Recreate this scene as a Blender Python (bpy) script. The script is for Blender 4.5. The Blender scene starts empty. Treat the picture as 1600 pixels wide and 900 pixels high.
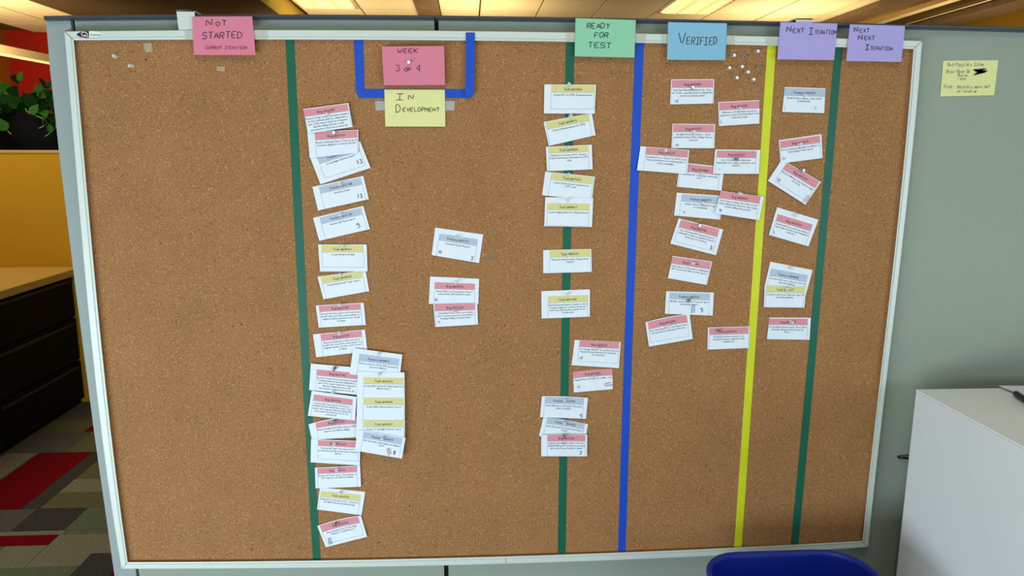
import bpy, bmesh, math, random
import numpy as np
from mathutils import Vector, Matrix
random.seed(7)
COL = bpy.context.scene.collection
scn = bpy.context.scene

# ------------------------------------------------------------------ camera
F = 1150.0
CAM = np.array([0.80883, -1.62994, 1.40403])
EUL = (1.3871, -0.0032, -0.0594)
cd = bpy.data.cameras.new('camera'); co = bpy.data.objects.new('camera', cd); COL.objects.link(co)
co.location = CAM; co.rotation_euler = EUL
cd.sensor_fit = 'HORIZONTAL'; cd.sensor_width = 36; cd.lens = F / 1600 * 36; cd.clip_start = .02
scn.camera = co
# ------------------------------------------------------------------ world, lights, exposure
w = bpy.data.worlds.new('world'); scn.world = w; w.use_nodes = True
w.node_tree.nodes['Background'].inputs[0].default_value = (.62, .8, 1, 1)
w.node_tree.nodes['Background'].inputs[1].default_value = .32
def area(name, loc, target, sx, sy, power, col):
    l = bpy.data.lights.new(name, 'AREA'); l.shape = 'RECTANGLE'; l.size = sx; l.size_y = sy
    l.energy = power; l.color = col
    o = bpy.data.objects.new(name, l); COL.objects.link(o); o.location = loc
    o.rotation_euler = (Vector(target) - Vector(loc)).to_track_quat('-Z', 'Y').to_euler()
    return o
area('window_daylight', (-1.0, -2.3, .28), (.5, 0, .45), 3.0, .55, 50, (.73, .87, 1))
area('window_daylight', (3.4, -2.9, .9), (1.0, 0, .6), 2.2, 1.2, 27, (.73, .87, 1))
area('ceiling_lamp_near', (.9, -1.5, 2.75), (.9, -1.3, 0), 1.2, .6, 8, (1, .87, .62))
area('added_fill_light', (-3.9, 5.6, 1.7), (-4.0, 5.8, 3), .9, 1.4, 34, (1, .72, .36))  # this and the next ones: unseen lamps added to brighten ceiling and walls
area('added_fill_light', (.9, 6.0, 2.2), (.9, 6.3, 3), .8, .8, 9, (1, .72, .34))
area('added_fill_light', (4.0, 6.0, 2.1), (4.0, 6.3, 3), .8, .8, 13, (1, .72, .36))
area('added_fill_light', (-.6, 6.0, 2.1), (-.5, 6.3, 3), .6, .8, 7, (1, .70, .34))
area('added_fill_light', (5.6, 5.5, 1.7), (5.8, 5.8, 3), .8, .8, 9, (1, .72, .36))
area('office_downlight', (-1.7, 1.7, 2.7), (-1.9, 2.45, .9), 1.0, .6, 13, (1, .84, .55))
area('added_fill_light', (-2.9, 4.6, 2.0), (-4.2, 8.2, 1.9), .6, .6, 12, (1, .78, .5))  # another added lamp, hidden from view, lifts the red back wall
scn.view_settings.view_transform = 'Standard'; scn.view_settings.look = 'None'
scn.view_settings.gamma = 1; scn.view_settings.exposure = 0.65

# ------------------------------------------------------------------ helpers
def _R():
    rx, ry, rz = EUL
    cx, sx, cy, sy, cz, sz = math.cos(rx), math.sin(rx), math.cos(ry), math.sin(ry), math.cos(rz), math.sin(rz)
    return (np.array([[cz, -sz, 0], [sz, cz, 0], [0, 0, 1]]) @ np.array([[cy, 0, sy], [0, 1, 0], [-sy, 0, cy]])
            @ np.array([[1, 0, 0], [0, cx, -sx], [0, sx, cx]]))
RM = _R()
# the board stands in the plane y = 0; B() gives the point of the plane y = -off that was measured at a picture position
def ray(px, py): return RM @ np.array([(px - 800) / F, -(py - 450) / F, -1.0])
def B(px, py, off=0.0):
    d = ray(px, py); t = (-off - CAM[1]) / d[1]; p = CAM + t * d
    return (float(p[0]), float(p[1]), float(p[2]))
def Zp(px, py, z):
    d = ray(px, py); t = (z - CAM[2]) / d[2]; p = CAM + t * d
    return (float(p[0]), float(p[1]), float(p[2]))
def lin(h):
    h = h.lstrip('#'); r = []
    for i in (0, 2, 4):
        c = int(h[i:i + 2], 16) / 255; r.append(c / 12.92 if c <= .04045 else ((c + .055) / 1.055) ** 2.4)
    return (*r, 1)
def mat(name, col, rough=.6, metal=0, trans=0, alpha=1, noise=None, bump=0, bscale=200, spec=.4, emit=0):
    m = bpy.data.materials.new(name); m.use_nodes = True; nt = m.node_tree; b = nt.nodes['Principled BSDF']
    c = lin(col) if isinstance(col, str) else col
    b.inputs['Base Color'].default_value = c; b.inputs['Roughness'].default_value = rough
    b.inputs['Metallic'].default_value = metal; b.inputs['Transmission Weight'].default_value = trans
    b.inputs['Alpha'].default_value = alpha; b.inputs['Specular IOR Level'].default_value = spec
    if emit: b.inputs['Emission Color'].default_value = c; b.inputs['Emission Strength'].default_value = emit
    if noise or bump:
        tc = nt.nodes.new('ShaderNodeTexCoord'); n = nt.nodes.new('ShaderNodeTexNoise')
        n.inputs['Scale'].default_value = bscale; n.inputs['Detail'].default_value = 4
        nt.links.new(tc.outputs['Object'], n.inputs['Vector'])
        if noise:
            r = nt.nodes.new('ShaderNodeValToRGB'); r.color_ramp.elements[0].position = .3; r.color_ramp.elements[1].position = .7
            r.color_ramp.elements[0].color = tuple(x * (1 - noise) for x in c[:3]) + (1,)
            r.color_ramp.elements[1].color = tuple(min(1, x * (1 + noise)) for x in c[:3]) + (1,)
            nt.links.new(n.outputs['Fac'], r.inputs[0]); nt.links.new(r.outputs[0], b.inputs['Base Color'])
        if bump:
            bp = nt.nodes.new('ShaderNodeBump'); bp.inputs['Strength'].default_value = bump; bp.inputs['Distance'].default_value = .002
            nt.links.new(n.outputs['Fac'], bp.inputs['Height']); nt.links.new(bp.outputs[0], b.inputs['Normal'])
    return m
def me(name, vs, fs, m, parent=None, smooth=False):
    d = bpy.data.meshes.new(name); d.from_pydata([tuple(v) for v in vs], [], fs); d.materials.append(m); d.validate(); d.update()
    if smooth: d.polygons.foreach_set('use_smooth', [True] * len(d.polygons))
    o = bpy.data.objects.new(name, d); COL.objects.link(o)
    if parent: o.parent = parent
    return o
def tag(o, label=None, cat=None, group=None, kind=None):
    if label: o['label'] = label
    if cat: o['category'] = cat
    if group: o['group'] = group
    if kind: o['kind'] = kind
    return o
def empty(name, loc=(0, 0, 0)):
    o = bpy.data.objects.new(name, None); COL.objects.link(o); o.empty_display_size = .05; o.location = loc; return o
def kid(o, p):                       # parent keeping world coordinates baked in the mesh
    o.parent = p; o.matrix_parent_inverse = Matrix.Translation(p.location).inverted(); return o
BOXF = [(0, 3, 2, 1), (4, 5, 6, 7), (0, 1, 5, 4), (1, 2, 6, 5), (2, 3, 7, 6), (3, 0, 4, 7)]
def boxv(x0, x1, y0, y1, z0, z1):
    return [(x0, y0, z0), (x1, y0, z0), (x1, y1, z0), (x0, y1, z0), (x0, y0, z1), (x1, y0, z1), (x1, y1, z1), (x0, y1, z1)]
def box(name, x0, x1, y0, y1, z0, z1, m, parent=None, bev=0):
    o = me(name, boxv(x0, x1, y0, y1, z0, z1), BOXF, m)
    if bev:
        bm = bmesh.new(); bm.from_mesh(o.data)
        bmesh.ops.bevel(bm, geom=bm.edges[:], offset=bev, segments=2, affect='EDGES', profile=.5)
        bm.to_mesh(o.data); bm.free()
    if parent: kid(o, parent)
    return o
def slab(name, pts, y0, y1, m, parent=None):     # outline in the x-z plane (counter-clockwise seen from the front), extruded y0 (front) .. y1
    n = len(pts)
    vs = [(p[0], y0, p[1]) for p in pts] + [(p[0], y1, p[1]) for p in pts]
    fs = [tuple(range(n)), tuple(range(2 * n - 1, n - 1, -1))] + [(i, i + n, (i + 1) % n + n, (i + 1) % n) for i in range(n)]
    o = me(name, vs, fs, m)
    bm = bmesh.new(); bm.from_mesh(o.data); bmesh.ops.recalc_face_normals(bm, faces=bm.faces[:]); bm.to_mesh(o.data); bm.free()
    if parent: kid(o, parent)
    return o
def pxs(pts, off): return [(lambda q: (q[0], q[2]))(B(x, y, off)) for x, y in pts]
def tube_data(paths, r, n=6):
    vs, fs = [], []
    for path in paths:
        P = [Vector(p) for p in path]; base = len(vs); up = None
        for i, p in enumerate(P):
            t = (P[min(i + 1, len(P) - 1)] - P[max(i - 1, 0)]).normalized()
            if up is None: up = t.orthogonal().normalized()
            up = (up - t * up.dot(t)).normalized(); s = t.cross(up)
            for k in range(n):
                a = 2 * math.pi * k / n; vs.append(tuple(p + (up * math.cos(a) + s * math.sin(a)) * r))
        for i in range(len(P) - 1):
            for k in range(n):
                a, b = base + i * n + k, base + i * n + (k + 1) % n; fs.append((a, b, b + n, a + n))
        fs.append(tuple(base + k for k in range(n - 1, -1, -1))); fs.append(tuple(base + (len(P) - 1) * n + k for k in range(n)))
    return vs, fs
def lathe(prof, n=16):               # profile (r, h) -> round body along -y (h out of the board)
    vs, fs = [], []
    for r, h in prof:
        for k in range(n):
            a = 2 * math.pi * k / n; vs.append((r * math.cos(a), -h, r * math.sin(a)))
    for i in range(len(prof) - 1):
        for k in range(n):
            a, b = i * n + k, i * n + (k + 1) % n; fs.append((a, b, b + n, a + n))
    fs.append(tuple(range(n))); fs.append(tuple((len(prof) - 1) * n + k for k in range(n - 1, -1, -1)))
    return vs, fs

# ------------------------------------------------------------------ materials
M = {}
def cork():
    m = bpy.data.materials.new('cork'); m.use_nodes = True; nt = m.node_tree; b = nt.nodes['Principled BSDF']; L = nt.links.new
    tc = nt.nodes.new('ShaderNodeTexCoord')
    def noise(s, d=3):
        n = nt.nodes.new('ShaderNodeTexNoise'); n.inputs['Scale'].default_value = s; n.inputs['Detail'].default_value = d
        L(tc.outputs['Object'], n.inputs['Vector']); return n
    def ramp(src, a, ca, b_, cb):
        r = nt.nodes.new('ShaderNodeValToRGB'); e = r.color_ramp.elements
        e[0].position = a; e[0].color = ca; e[1].position = b_; e[1].color = cb; L(src, r.inputs[0]); return r
    def mix(f, a, c, typ='MIX'):
        x = nt.nodes.new('ShaderNodeMix'); x.data_type = 'RGBA'; x.blend_type = typ
        if isinstance(f, float): x.inputs[0].default_value = f
        else: L(f, x.inputs[0])
        for i, v in ((6, a), (7, c)):
            if isinstance(v, tuple): x.inputs[i].default_value = v
            else: L(v, x.inputs[i])
        return x.outputs[2]
    base = ramp(noise(420, 3).outputs['Fac'], .34, lin('8c5f38'), .66, lin('ac7e50'))
    v = nt.nodes.new('ShaderNodeTexVoronoi'); v.inputs['Scale'].default_value = 480; L(tc.outputs['Object'], v.inputs['Vector'])
    hsv = nt.nodes.new('ShaderNodeSeparateColor'); L(v.outputs['Color'], hsv.inputs[0])
    light = ramp(hsv.outputs[0], .93, (0, 0, 0, 1), .97, (1, 1, 1, 1))
    dark = ramp(hsv.outputs[1], .95, (0, 0, 0, 1), .98, (1, 1, 1, 1))
    c = mix(light.outputs[0], base.outputs[0], lin('bd9260'))
    c = mix(dark.outputs[0], c, lin('7c512c'))
    big = ramp(noise(9, 2).outputs['Fac'], .3, (.93, .93, .93, 1), .7, (1.04, 1.02, 1.0, 1))
    c = mix(1.0, c, big.outputs[0], 'MULTIPLY')
    L(c, b.inputs['Base Color']); b.inputs['Roughness'].default_value = .85; b.inputs['Specular IOR Level'].default_value = .2
    bp = nt.nodes.new('ShaderNodeBump'); bp.inputs['Strength'].default_value = .35; bp.inputs['Distance'].default_value = .001
    L(noise(600, 2).outputs['Fac'], bp.inputs['Height']); L(bp.outputs[0], b.inputs['Normal'])
    return m
M['cork'] = cork()
M['frame'] = mat('satin_aluminium', 'd0d7cc', .5, metal=.12, spec=.45)
M['paper'] = mat('white_paper', 'e2e9ee', .7, noise=.02, bscale=40)
M['pinkhead'] = mat('pink_print', 'd98f96', .75)
M['yellowhead'] = mat('yellow_print', 'd9d088', .75)
M['bluehead'] = mat('grey_blue_print', 'b3bfce', .75)
M['ink'] = mat('black_toner', '4a4648', .7)
M['line'] = mat('grey_print_line', '98a2ac', .7)
M['marker'] = mat('black_marker', '2c2626', .6)
M['bluepen'] = mat('blue_marker', '4a6ab0', .6)
M['faintpen'] = mat('faint_blue_pencil', '9fb6d2', .6)
M['greypen'] = mat('grey_pencil', '707070', .6)
M['redpen'] = mat('red_marker', '9c2a3c', .6)
M['pink'] = mat('pink_card', 'd97c90', .75, noise=.02, bscale=30)
M['yellow'] = mat('yellow_card', 'e0de96', .75, noise=.02, bscale=30)
M['green'] = mat('green_card', '8cc9a4', .75, noise=.02, bscale=30)
M['blue'] = mat('blue_card', '84b7d0', .75, noise=.02, bscale=30)
M['lavender'] = mat('lavender_card', 'ab9fd6', .75, noise=.02, bscale=30)
M['tgreen'] = mat('green_tape', '005c42', .5, noise=.05, bscale=20)
M['tblue'] = mat('blue_tape', '0a48b8', .5, noise=.05, bscale=20)
M['tyellow'] = mat('yellow_tape', 'cdd213', .5, noise=.04, bscale=20)
M['clear'] = mat('clear_tape', 'd8d8cc', .35, alpha=.38)
M['residue'] = mat('masking_tape', 'b9ab88', .7, alpha=.75, noise=.06, bscale=150)
M['pinw'] = mat('white_plastic', 'f4f4f0', .25, spec=.6)
M['pinc'] = mat('clear_plastic', 'eef2f2', .15, alpha=.36, spec=.5)
M['ping'] = mat('smoky_plastic', '7d8080', .2, alpha=.75, spec=.8)
M['steel'] = mat('steel', '9a9a9a', .3, metal=1)
M['hole'] = mat('pin_hole_dark', '3a2413', .9)
M['fabric'] = mat('panel_fabric', '979f8f', .92, noise=.03, bscale=600, bump=.3, spec=.1)
M['postm'] = mat('painted_post', '929c97', .6)
M['cap'] = mat('charcoal_cap', '3c4148', .35, spec=.6)
M['handle'] = mat('dark_handle', '1e1c16', .5)
M['black'] = mat('black_gap', '08080c', .8)
M['dark'] = mat('black_laminate', '060505', .7, spec=.15)
M['ypart'] = mat('yellow_partition', 'c48d00', .8)
M['wood'] = mat('maple_laminate', 'c9a050', .5, noise=.04, bscale=14)
M['red'] = mat('red_wall', 'a01404', .85)
M['orange'] = mat('orange_wall', '9a5e0a', .85)
M['olive'] = mat('ochre_wall', '8a6a10', .85)
M['tile'] = mat('ceiling_tile', 'e8e0c4', .9, noise=.03, bscale=60)
M['grid'] = mat('ceiling_grid', '5c4c30', .6)
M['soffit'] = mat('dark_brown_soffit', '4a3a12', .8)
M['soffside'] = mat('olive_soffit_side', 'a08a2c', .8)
M['duct'] = mat('dark_duct', '6c5c48', .7, noise=.12, bscale=9)
M['tan'] = mat('tan_beam', 'a08450', .8)
M['lamp'] = mat('lamp_diffuser', (1, .88, .6, 1), .4, emit=2.2)
M['louvre'] = mat('louvre_metal', 'efe2bc', .3, metal=.4)
M['white'] = mat('white_laminate', 'e2e7e6', .55)
M['whitetop'] = mat('white_top', 'f4f8fa', .4)
M['bin'] = mat('blue_plastic', '0826a4', .4, spec=.5)
M['penb'] = mat('black_pen', '14161c', .3)
M['leaf1'] = mat('leaf_green', '2a5e14', .6, noise=.15, bscale=30, spec=.15)
M['leaf2'] = mat('leaf_dark_green', '10300a', .6, noise=.15, bscale=30, spec=.12)
M['stem'] = mat('vine_stem', '6f8a44', .6)
M['wire_blue'] = mat('blue_coated_wire', '3553a8', .35)
M['wire_red'] = mat('red_coated_wire', 'b8303c', .35)
M['wire_pink'] = mat('pink_coated_wire', 'e5567c', .35)
M['cardedge'] = M['paper']
carpetcols = {'red': '7c0c14', 'olive': '6f6a4c', 'sage': '6c745c', 'grey': '625d59', 'char': '494543', 'beige': '8a836c'}
for k, v in carpetcols.items(): M['c_' + k] = mat('carpet_' + k, v, .95, noise=.25, bscale=260, bump=.6, spec=.05)

# ------------------------------------------------------------------ setting
def struct(o): o['kind'] = 'structure'; return o
floor = struct(box('floor', -8, 8, -5, 9.2, -.1, -.002, M['c_olive']))
# carpet tiles, each a piece of the floor (x0, x1, y0, y1, colour)
CT = [(-1.36, -1.212, 1.19, 1.46, 'sage'), (-1.212, -.972, 1.193, 1.752, 'red'), (-.972, -.90, 1.19, 1.76, 'char'),
      (-.90, -.45, 1.46, 1.76, 'olive'), (-.90, -.45, 1.33, 1.46, 'beige'), (-.90, -.45, 1.19, 1.33, 'olive'),
      (-1.36, -.905, 1.015, 1.19, 'grey'), (-.905, -.712, 1.015, 1.19, 'char'), (-.712, -.40, 1.015, 1.19, 'sage'),
      (-1.36, -.70, .98, 1.012, 'beige'), (-.70, -.40, .98, 1.012, 'sage'), (-1.36, -.712, .905, .98, 'red'),
      (-.712, -.38, .76, .98, 'beige'), (-1.36, -.86, .60, .905, 'sage'), (-.86, -.712, .76, .905, 'beige'),
      (-.86, -.53, .60, .76, 'sage'), (-.53, -.40, .60, .84, 'char'), (-.40, -.10, .60, .90, 'red'),
      (-1.36, -1.10, 1.76, 2.02, 'grey'), (-1.10, -.80, 1.76, 2.02, 'olive'), (-1.36, -1.22, 1.46, 1.76, 'beige'),
      (-1.14, -1.0, 2.02, 2.10, 'red'), (-1.36, -1.14, 2.02, 2.20, 'olive'), (-1.0, -.8, 2.02, 2.20, 'grey'), (-1.36, -.8, 2.20, 2.47, 'grey'),
      (-.90, -.80, 1.19, 1.20, 'char')]
for i, (x0, x1, y0, y1, c) in enumerate(CT):
    o = box('carpet_tile', x0 + .001, x1 - .001, y0 + .001, y1 - .001, -.002, .002 + .0002 * (i % 3), M['c_' + c], floor)

CZ = 2.83
ceil = struct(box('ceiling', -8, 8, -3.2, 9.2, CZ + .02, CZ + .08, M['grid']))
gx0, gs = 1.553, .607
for k in range(-11, 8):
    x = gx0 + gs * k
    for j in range(-3, 3):
        y = 6.37 + 1.214 * j
        if x < -4.9 or x + gs > 6.3 or y > 8.0: continue
        if (-2.84 < x + gs / 2 < -.9): continue
        if j == -1 and (abs(x + .875) < .05 or abs(x - 2.767) < .05 or abs(x + 4.517) < .05): continue
        x_l = max(x, .536) if abs(x - .339) < .01 else x
        o = box('ceiling_tile', x_l + .009, x + gs - .009, y + .009, min(y + 1.205, 8.2), CZ, CZ + .02, M['tile'], ceil)
box('ceiling_panel', -8, 8, -3.2, 2.6, CZ - .005, CZ + .02, M['tile'], ceil)
# luminaires
for lx, lab in ((gx0 - 4 * gs, 'recessed louvred ceiling light left of the dark duct'), (gx0 + 2 * gs, 'recessed louvred ceiling light above the light blue card'),
           (gx0 - 10 * gs, 'recessed louvred ceiling light at the top left over the red wall')):
    y0, y1 = 5.165, 6.36
    t = tag(empty('ceiling_light', (lx + gs / 2, 5.77, CZ)), lab, 'ceiling light', 'recessed ceiling lights')
    box('lamp_tray', lx + .03, lx + gs - .03, y0 + .03, y1 - .03, CZ + .012, CZ + .019, M['lamp'], t)
    fr = []
    for a in ((lx + .009, lx + .05, y0 + .009, y1 - .009), (lx + gs - .05, lx + gs - .009, y0 + .009, y1 - .009),
              (lx + .05, lx + gs - .05, y0 + .009, y0 + .05), (lx + .05, lx + gs - .05, y1 - .05, y1 - .009)):
        box('frame_bar', *a, CZ - .004, CZ + .012, M['louvre'], t)
    for i in range(1, 12): box('louvre', lx + .05, lx + gs - .05, y0 + .05 + i * .091, y0 + .056 + i * .091, CZ - .03, CZ + .010, M['louvre'], t)
    for i in (1, 2): box('louvre', lx + i * gs / 3 - .003, lx + i * gs / 3 + .003, y0 + .05, y1 - .05, CZ - .032, CZ + .010, M['louvre'], t)
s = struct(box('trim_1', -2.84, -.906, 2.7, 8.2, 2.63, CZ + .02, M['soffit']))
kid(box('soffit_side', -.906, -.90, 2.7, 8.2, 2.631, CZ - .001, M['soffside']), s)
struct(box('trim_2', .307, .535, 2.7, 8.2, CZ - .03, CZ + .02, M['duct']))
struct(box('trim_3', 4.744, 5.01, 2.7, 8.2, CZ - .05, CZ + .0, M['duct']))
struct(box('trim_4', 5.03, 5.17, 2.7, 8.2, CZ - .07, CZ + .0, M['tan']))
struct(box('trim_5', 5.50, 5.62, 2.7, 8.2, CZ - .04, CZ + .0, M['soffit']))
struct(box('trim_6', 5.82, 6.19, 2.7, 8.2, CZ - .06, CZ + .0, M['duct']))
struct(box('wall_right', 6.2, 6.3, .3, 8.3, 0, CZ + .02, M['olive']))
struct(box('wall_back', -4.87, 6.2, 8.23, 8.33, 0, CZ + .02, M['red']))
struct(box('wall_left', -4.97, -4.87, 2.7, 8.33, 0, CZ + .02, M['orange']))
# cream ledge crossing the left background
a, b_ = Zp(0, 78, 2.25), Zp(77, 93, 2.25)
d = Vector(b_) - Vector(a); p0 = Vector(a) - d * 1.0; p1 = Vector(b_) + d * .8; s_ = Vector((-.06, 0, 0)); h_ = Vector((0, 0, .035))
vs = [p0 - s_ - h_, p0 + s_ - h_, p1 + s_ - h_, p1 - s_ - h_, p0 - s_ + h_, p0 + s_ + h_, p1 + s_ + h_, p1 - s_ + h_]
struct(me('trim_7', vs, BOXF, mat('cream_ledge', 'e8cf98', .6)))

# ------------------------------------------------------------------ left background: yellow partition, worktop, cabinets, plant
yp = tag(empty('yellow_partition', (-2.2, 2.49, 0)), 'low yellow partition standing behind the worktop at the left', 'partition')
box('panel', -4.0, -.75, 2.49, 2.55, .0, 1.385, M['ypart'], yp)
box('top_trim', -4.0, -.75, 2.485, 2.555, 1.385, 1.402, M['wood'], yp, .004)
wt = tag(box('worktop', -2.6, -1.305, .2, 2.487, .737, .775, M['wood'], None, .003), 'maple coloured worktop running along the yellow partition', 'worktop')
cz = [(.2, .96), (.962, 1.72), (1.722, 2.485)]
for i, (y0, y1) in enumerate(cz):
    t = tag(empty('filing_cabinet', (-1.7, (y0 + y1) / 2, 0)), ['black drawer cabinet under the worktop, nearest and half out of frame', 'black drawer cabinet under the worktop, middle one',
        'black drawer cabinet under the worktop against the yellow partition'][i], 'cabinet', 'black cabinets under the worktop')
    box('body', -2.4, -1.385, y0, y1, .0, .735, M['dark'], t)
    for z0, z1 in ((.03, .245), (.255, .49), (.50, .725)):
        dr = box('drawer', -1.385, -1.362, y0 + .006, y1 - .006, z0, z1, M['dark'], t, .003)
        box('handle', -1.362, -1.350, y0 + .05, y1 - .05, z1 - .03, z1 - .016, M['handle'], dr)
# planter + pothos
pl = tag(empty('potted_plant', (-1.9, 2.95, 0)), 'trailing green pothos in a dark planter behind the yellow partition', 'plant')
box('planter', -3.3, -1.15, 2.78, 3.05, 0, 1.60, M['dark'], pl)
def leafmesh(nm, m):
    out = [(0, 0), (.32, .12), (.46, .38), (.36, .68), (0, 1.15), (-.36, .68), (-.46, .38), (-.32, .12)]
    vs = [(x, y, .12 * abs(x) - .1 * y * y) for x, y in out] + [(0, .35, -.03), (0, .75, -.1)]
    fs = [(0, 1, 2, 8), (8, 2, 3, 9), (9, 3, 4), (0, 8, 6, 7), (8, 9, 5, 6), (9, 4, 5)]
    d_ = bpy.data.meshes.new(nm); d_.from_pydata(vs, [], fs); d_.materials.append(m); d_.polygons.foreach_set('use_smooth', [True] * 6); return d_
lms = [leafmesh('leaf', M['leaf1']), leafmesh('leaf', M['leaf2'])]
rl = random.Random(3)
def leaf(p, s, mi):
    o = bpy.data.objects.new('leaf', lms[mi]); COL.objects.link(o); o.parent = pl
    o.matrix_parent_inverse = Matrix.Translation(pl.location).inverted()
    o.location = p; o.scale = (s, s, s); o.rotation_euler = (rl.uniform(1.2, 2.6) if rl.random() < .7 else rl.uniform(.6, 1.4), rl.uniform(-.7, .7), rl.uniform(-1.3, 1.3))
for i in range(260):
    leaf((rl.uniform(-2.1, -1.15), rl.uniform(2.72, 3.0), rl.gauss(1.63, .06)), rl.uniform(.045, .085), 0 if rl.random() < .3 else 1)
vines = []
for x, L_ in ((-1.98, .20), (-1.92, .17), (-1.80, .13), (-1.60, .10), (-1.55, .14), (-2.05, .22), (-1.45, .12)):
    pts = [(x + .05 * math.sin(t * 5 + x * 9) + .04 * t, 2.74 - .05 * t, 1.63 - t * L_ * 1.1) for t in np.linspace(0, 1, 8)]
    vines.append(pts)
    for q in pts[2::2]: leaf((q[0], q[1] - .01, q[2]), rl.uniform(.05, .07), 0)
v_, f_ = tube_data(vines, .003, 5); kid(me('vine', v_, f_, M['stem']), pl)
tag(box('storage_cabinet', -2.3, -1.735, 2.558, 2.60, 0, 1.545, mat('slate_blue_metal', '3a4656', .5)), 'slate blue metal cabinet edge left of the pothos', 'cabinet')

# ------------------------------------------------------------------ grey cubicle partition that carries the board
cp = tag(empty('cubicle_partition', (.8, .05, 0)), 'grey fabric cubicle partition with charcoal top cap carrying the cork board', 'partition')
PO = -.020      # face lies 2 cm behind the cork face
def down(pts, off):      # pixel points (top to bottom) -> x-z, extended to the floor
    q = pxs(pts, off); (xa, za), (xb, zb) = q[-2], q[-1]
    q.append((xb + (xb - xa) * (0.005 - zb) / (zb - za), .005)); return q
postL = [(71.5, 29), (78.5, 112), (95, 262), (118, 450), (147, 675), (179, 900)]
postR = [(109.5, 29), (213, 900)]
panL = [(116, 30), (217.5, 900)]; panR = [(678.5, 29), (694, 900)]; pan2L = [(685, 30), (701, 900)]
def between(L_, R_, off, y1, name, m):
    return slab(name, down(L_, off) + down(R_, off)[::-1], -off, y1, m, cp)
between(postL, postR, PO + .004, .09, 'post', M['postm'])
between(panL, panR, PO, .07, 'fabric_panel', M['fabric'])
pz = e_z = B(1640, 46)[2]; L2 = down(pan2L, PO)
slab('fabric_panel', L2 + [(3.10, .005), (3.10, pz), (B(1600, 45, PO)[0], B(1600, 45, PO)[2]), (B(1200, 36, PO)[0], B(1200, 36, PO)[2])], -PO, .07, M['fabric'], cp)
between([(108, 27), (211, 900)], [(118, 27), (219, 900)], PO - .008, .065, 'seam_filler', M['black'])
between([(677, 27), (692.5, 900)], [(687, 27), (703, 900)], PO - .008, .065, 'seam_filler', M['black'])
def pf(pts, deg): a_ = np.array(pts, float); return np.poly1d(np.polyfit(a_[:, 0], a_[:, 1], deg))
ct = pf([(68, 23.2), (100, 22.8), (250, 21.6), (400, 21), (680, 22.6), (800, 24.5), (1200, 32), (1430, 36.5), (1600, 41)], 3)
cb = pf([(68, 31), (100, 30.7), (250, 29.6), (400, 28.6), (680, 29.8), (800, 31.3), (1200, 38.8), (1430, 44.2), (1600, 48.5)], 3)
def capseg(x0, x1, ro=False):
    xs = np.linspace(x0, x1, 12)
    lo = pxs([(x, cb(x)) for x in xs], -.0); hi = pxs([(x, ct(x)) for x in xs], -.0)
    n = len(xs); rows = []      # rounded front: cross-section swept along
    cs = [(0, .012), (.12, .004), (.35, 0), (.7, 0), (.92, .006), (1, .016), (1, .10), (0, .10)]
    vs = []
    for i in range(n):
        for t, y in cs:
            e = 0
            vs.append((lo[i][0] * (1 - t) + hi[i][0] * t, y, lo[i][1] * (1 - t) + hi[i][1] * t))
    k = len(cs); fs = [(i * k + j, (i + 1) * k + j, (i + 1) * k + (j + 1) % k, i * k + (j + 1) % k) for i in range(n - 1) for j in range(k)]
    fs += [tuple(range(k - 1, -1, -1)), tuple((n - 1) * k + j for j in range(k))]
    o = me('top_cap', vs, fs, M['cap']); kid(o, cp); return o
capseg(68, 109); capseg(109.6, 679); capseg(680, 1640)
e0, e1 = B(1640, cb(1640)), B(1640, ct(1640)); box('top_cap', e0[0], 3.12, .003, .10, e0[2], e1[2], M['cap'], cp, .003)

# ------------------------------------------------------------------ cork board
bd = tag(empty('cork_board', (.9, 0, .45)), 'large cork notice board with satin aluminium frame on the grey partition', 'notice board')
To = pf([(101, 49), (250, 46.8), (400, 46.3), (600, 47), (800, 49.3), (970, 52), (1200, 56), (1320, 59.5), (1441, 64)], 3)
Ti = pf([(116, 63.2), (250, 62), (400, 61.5), (600, 62.3), (800, 65), (1000, 67.3), (1200, 70.5), (1427, 77)], 3)
Bi = pf([(200, 878.3), (450, 876.3), (690, 872), (790, 869.3), (1100, 857.5), (1250, 851), (1347, 845)], 3)
Bo = pf([(190, 889), (450, 887.8), (690, 883.8), (790, 881), (1100, 869.3), (1250, 861.8), (1356, 855)], 3)
sw = lambda pts: [(b, a) for a, b in pts]
Lo = pf(sw([(101, 49), (104.7, 112), (117.7, 262), (136, 450), (153, 640), (172, 780), (190, 889)]), 3)
Li = pf(sw([(116, 63), (119.3, 112), (132, 262), (151, 450), (169.4, 640), (172.5, 675), (186, 780), (200, 878)]), 3)
Ro = pf(sw([(1441, 64), (1428, 225), (1397.5, 480), (1380, 640), (1370, 740), (1356, 855)]), 3)
Ri = pf(sw([(1427, 77), (1415.5, 225), (1387.5, 480), (1366, 675), (1355.5, 770), (1347, 845)]), 3)
CP = [(0, -.018), (0, .006), (.06, .009), (.66, .009), (.70, .0075), (.76, .0075), (.80, .0098), (.98, .0092), (1.0, .006), (1.0, -.004)]
def rail(outer, inner, m=M['frame']):
    n = len(outer); vs = []
    for (ox, oy), (ix, iy) in zip(outer, inner):
        for t, off in CP: vs.append(B(ox + (ix - ox) * t, oy + (iy - oy) * t, off))
    k = len(CP); fs = [(i * k + j, i * k + (j + 1) % k, (i + 1) * k + (j + 1) % k, (i + 1) * k + j) for i in range(n - 1) for j in range(k)]
    fs += [tuple(range(k)), tuple((n - 1) * k + j for j in range(k - 1, -1, -1))]
    o = me('frame_rail', vs, fs, m)
    bm = bmesh.new(); bm.from_mesh(o.data); bmesh.ops.recalc_face_normals(bm, faces=bm.faces[:]); bm.to_mesh(o.data); bm.free()
    kid(o, bd)
def xr(a, b, f, n=17): return [(x, f(x)) for x in np.linspace(a, b, n)]
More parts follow.
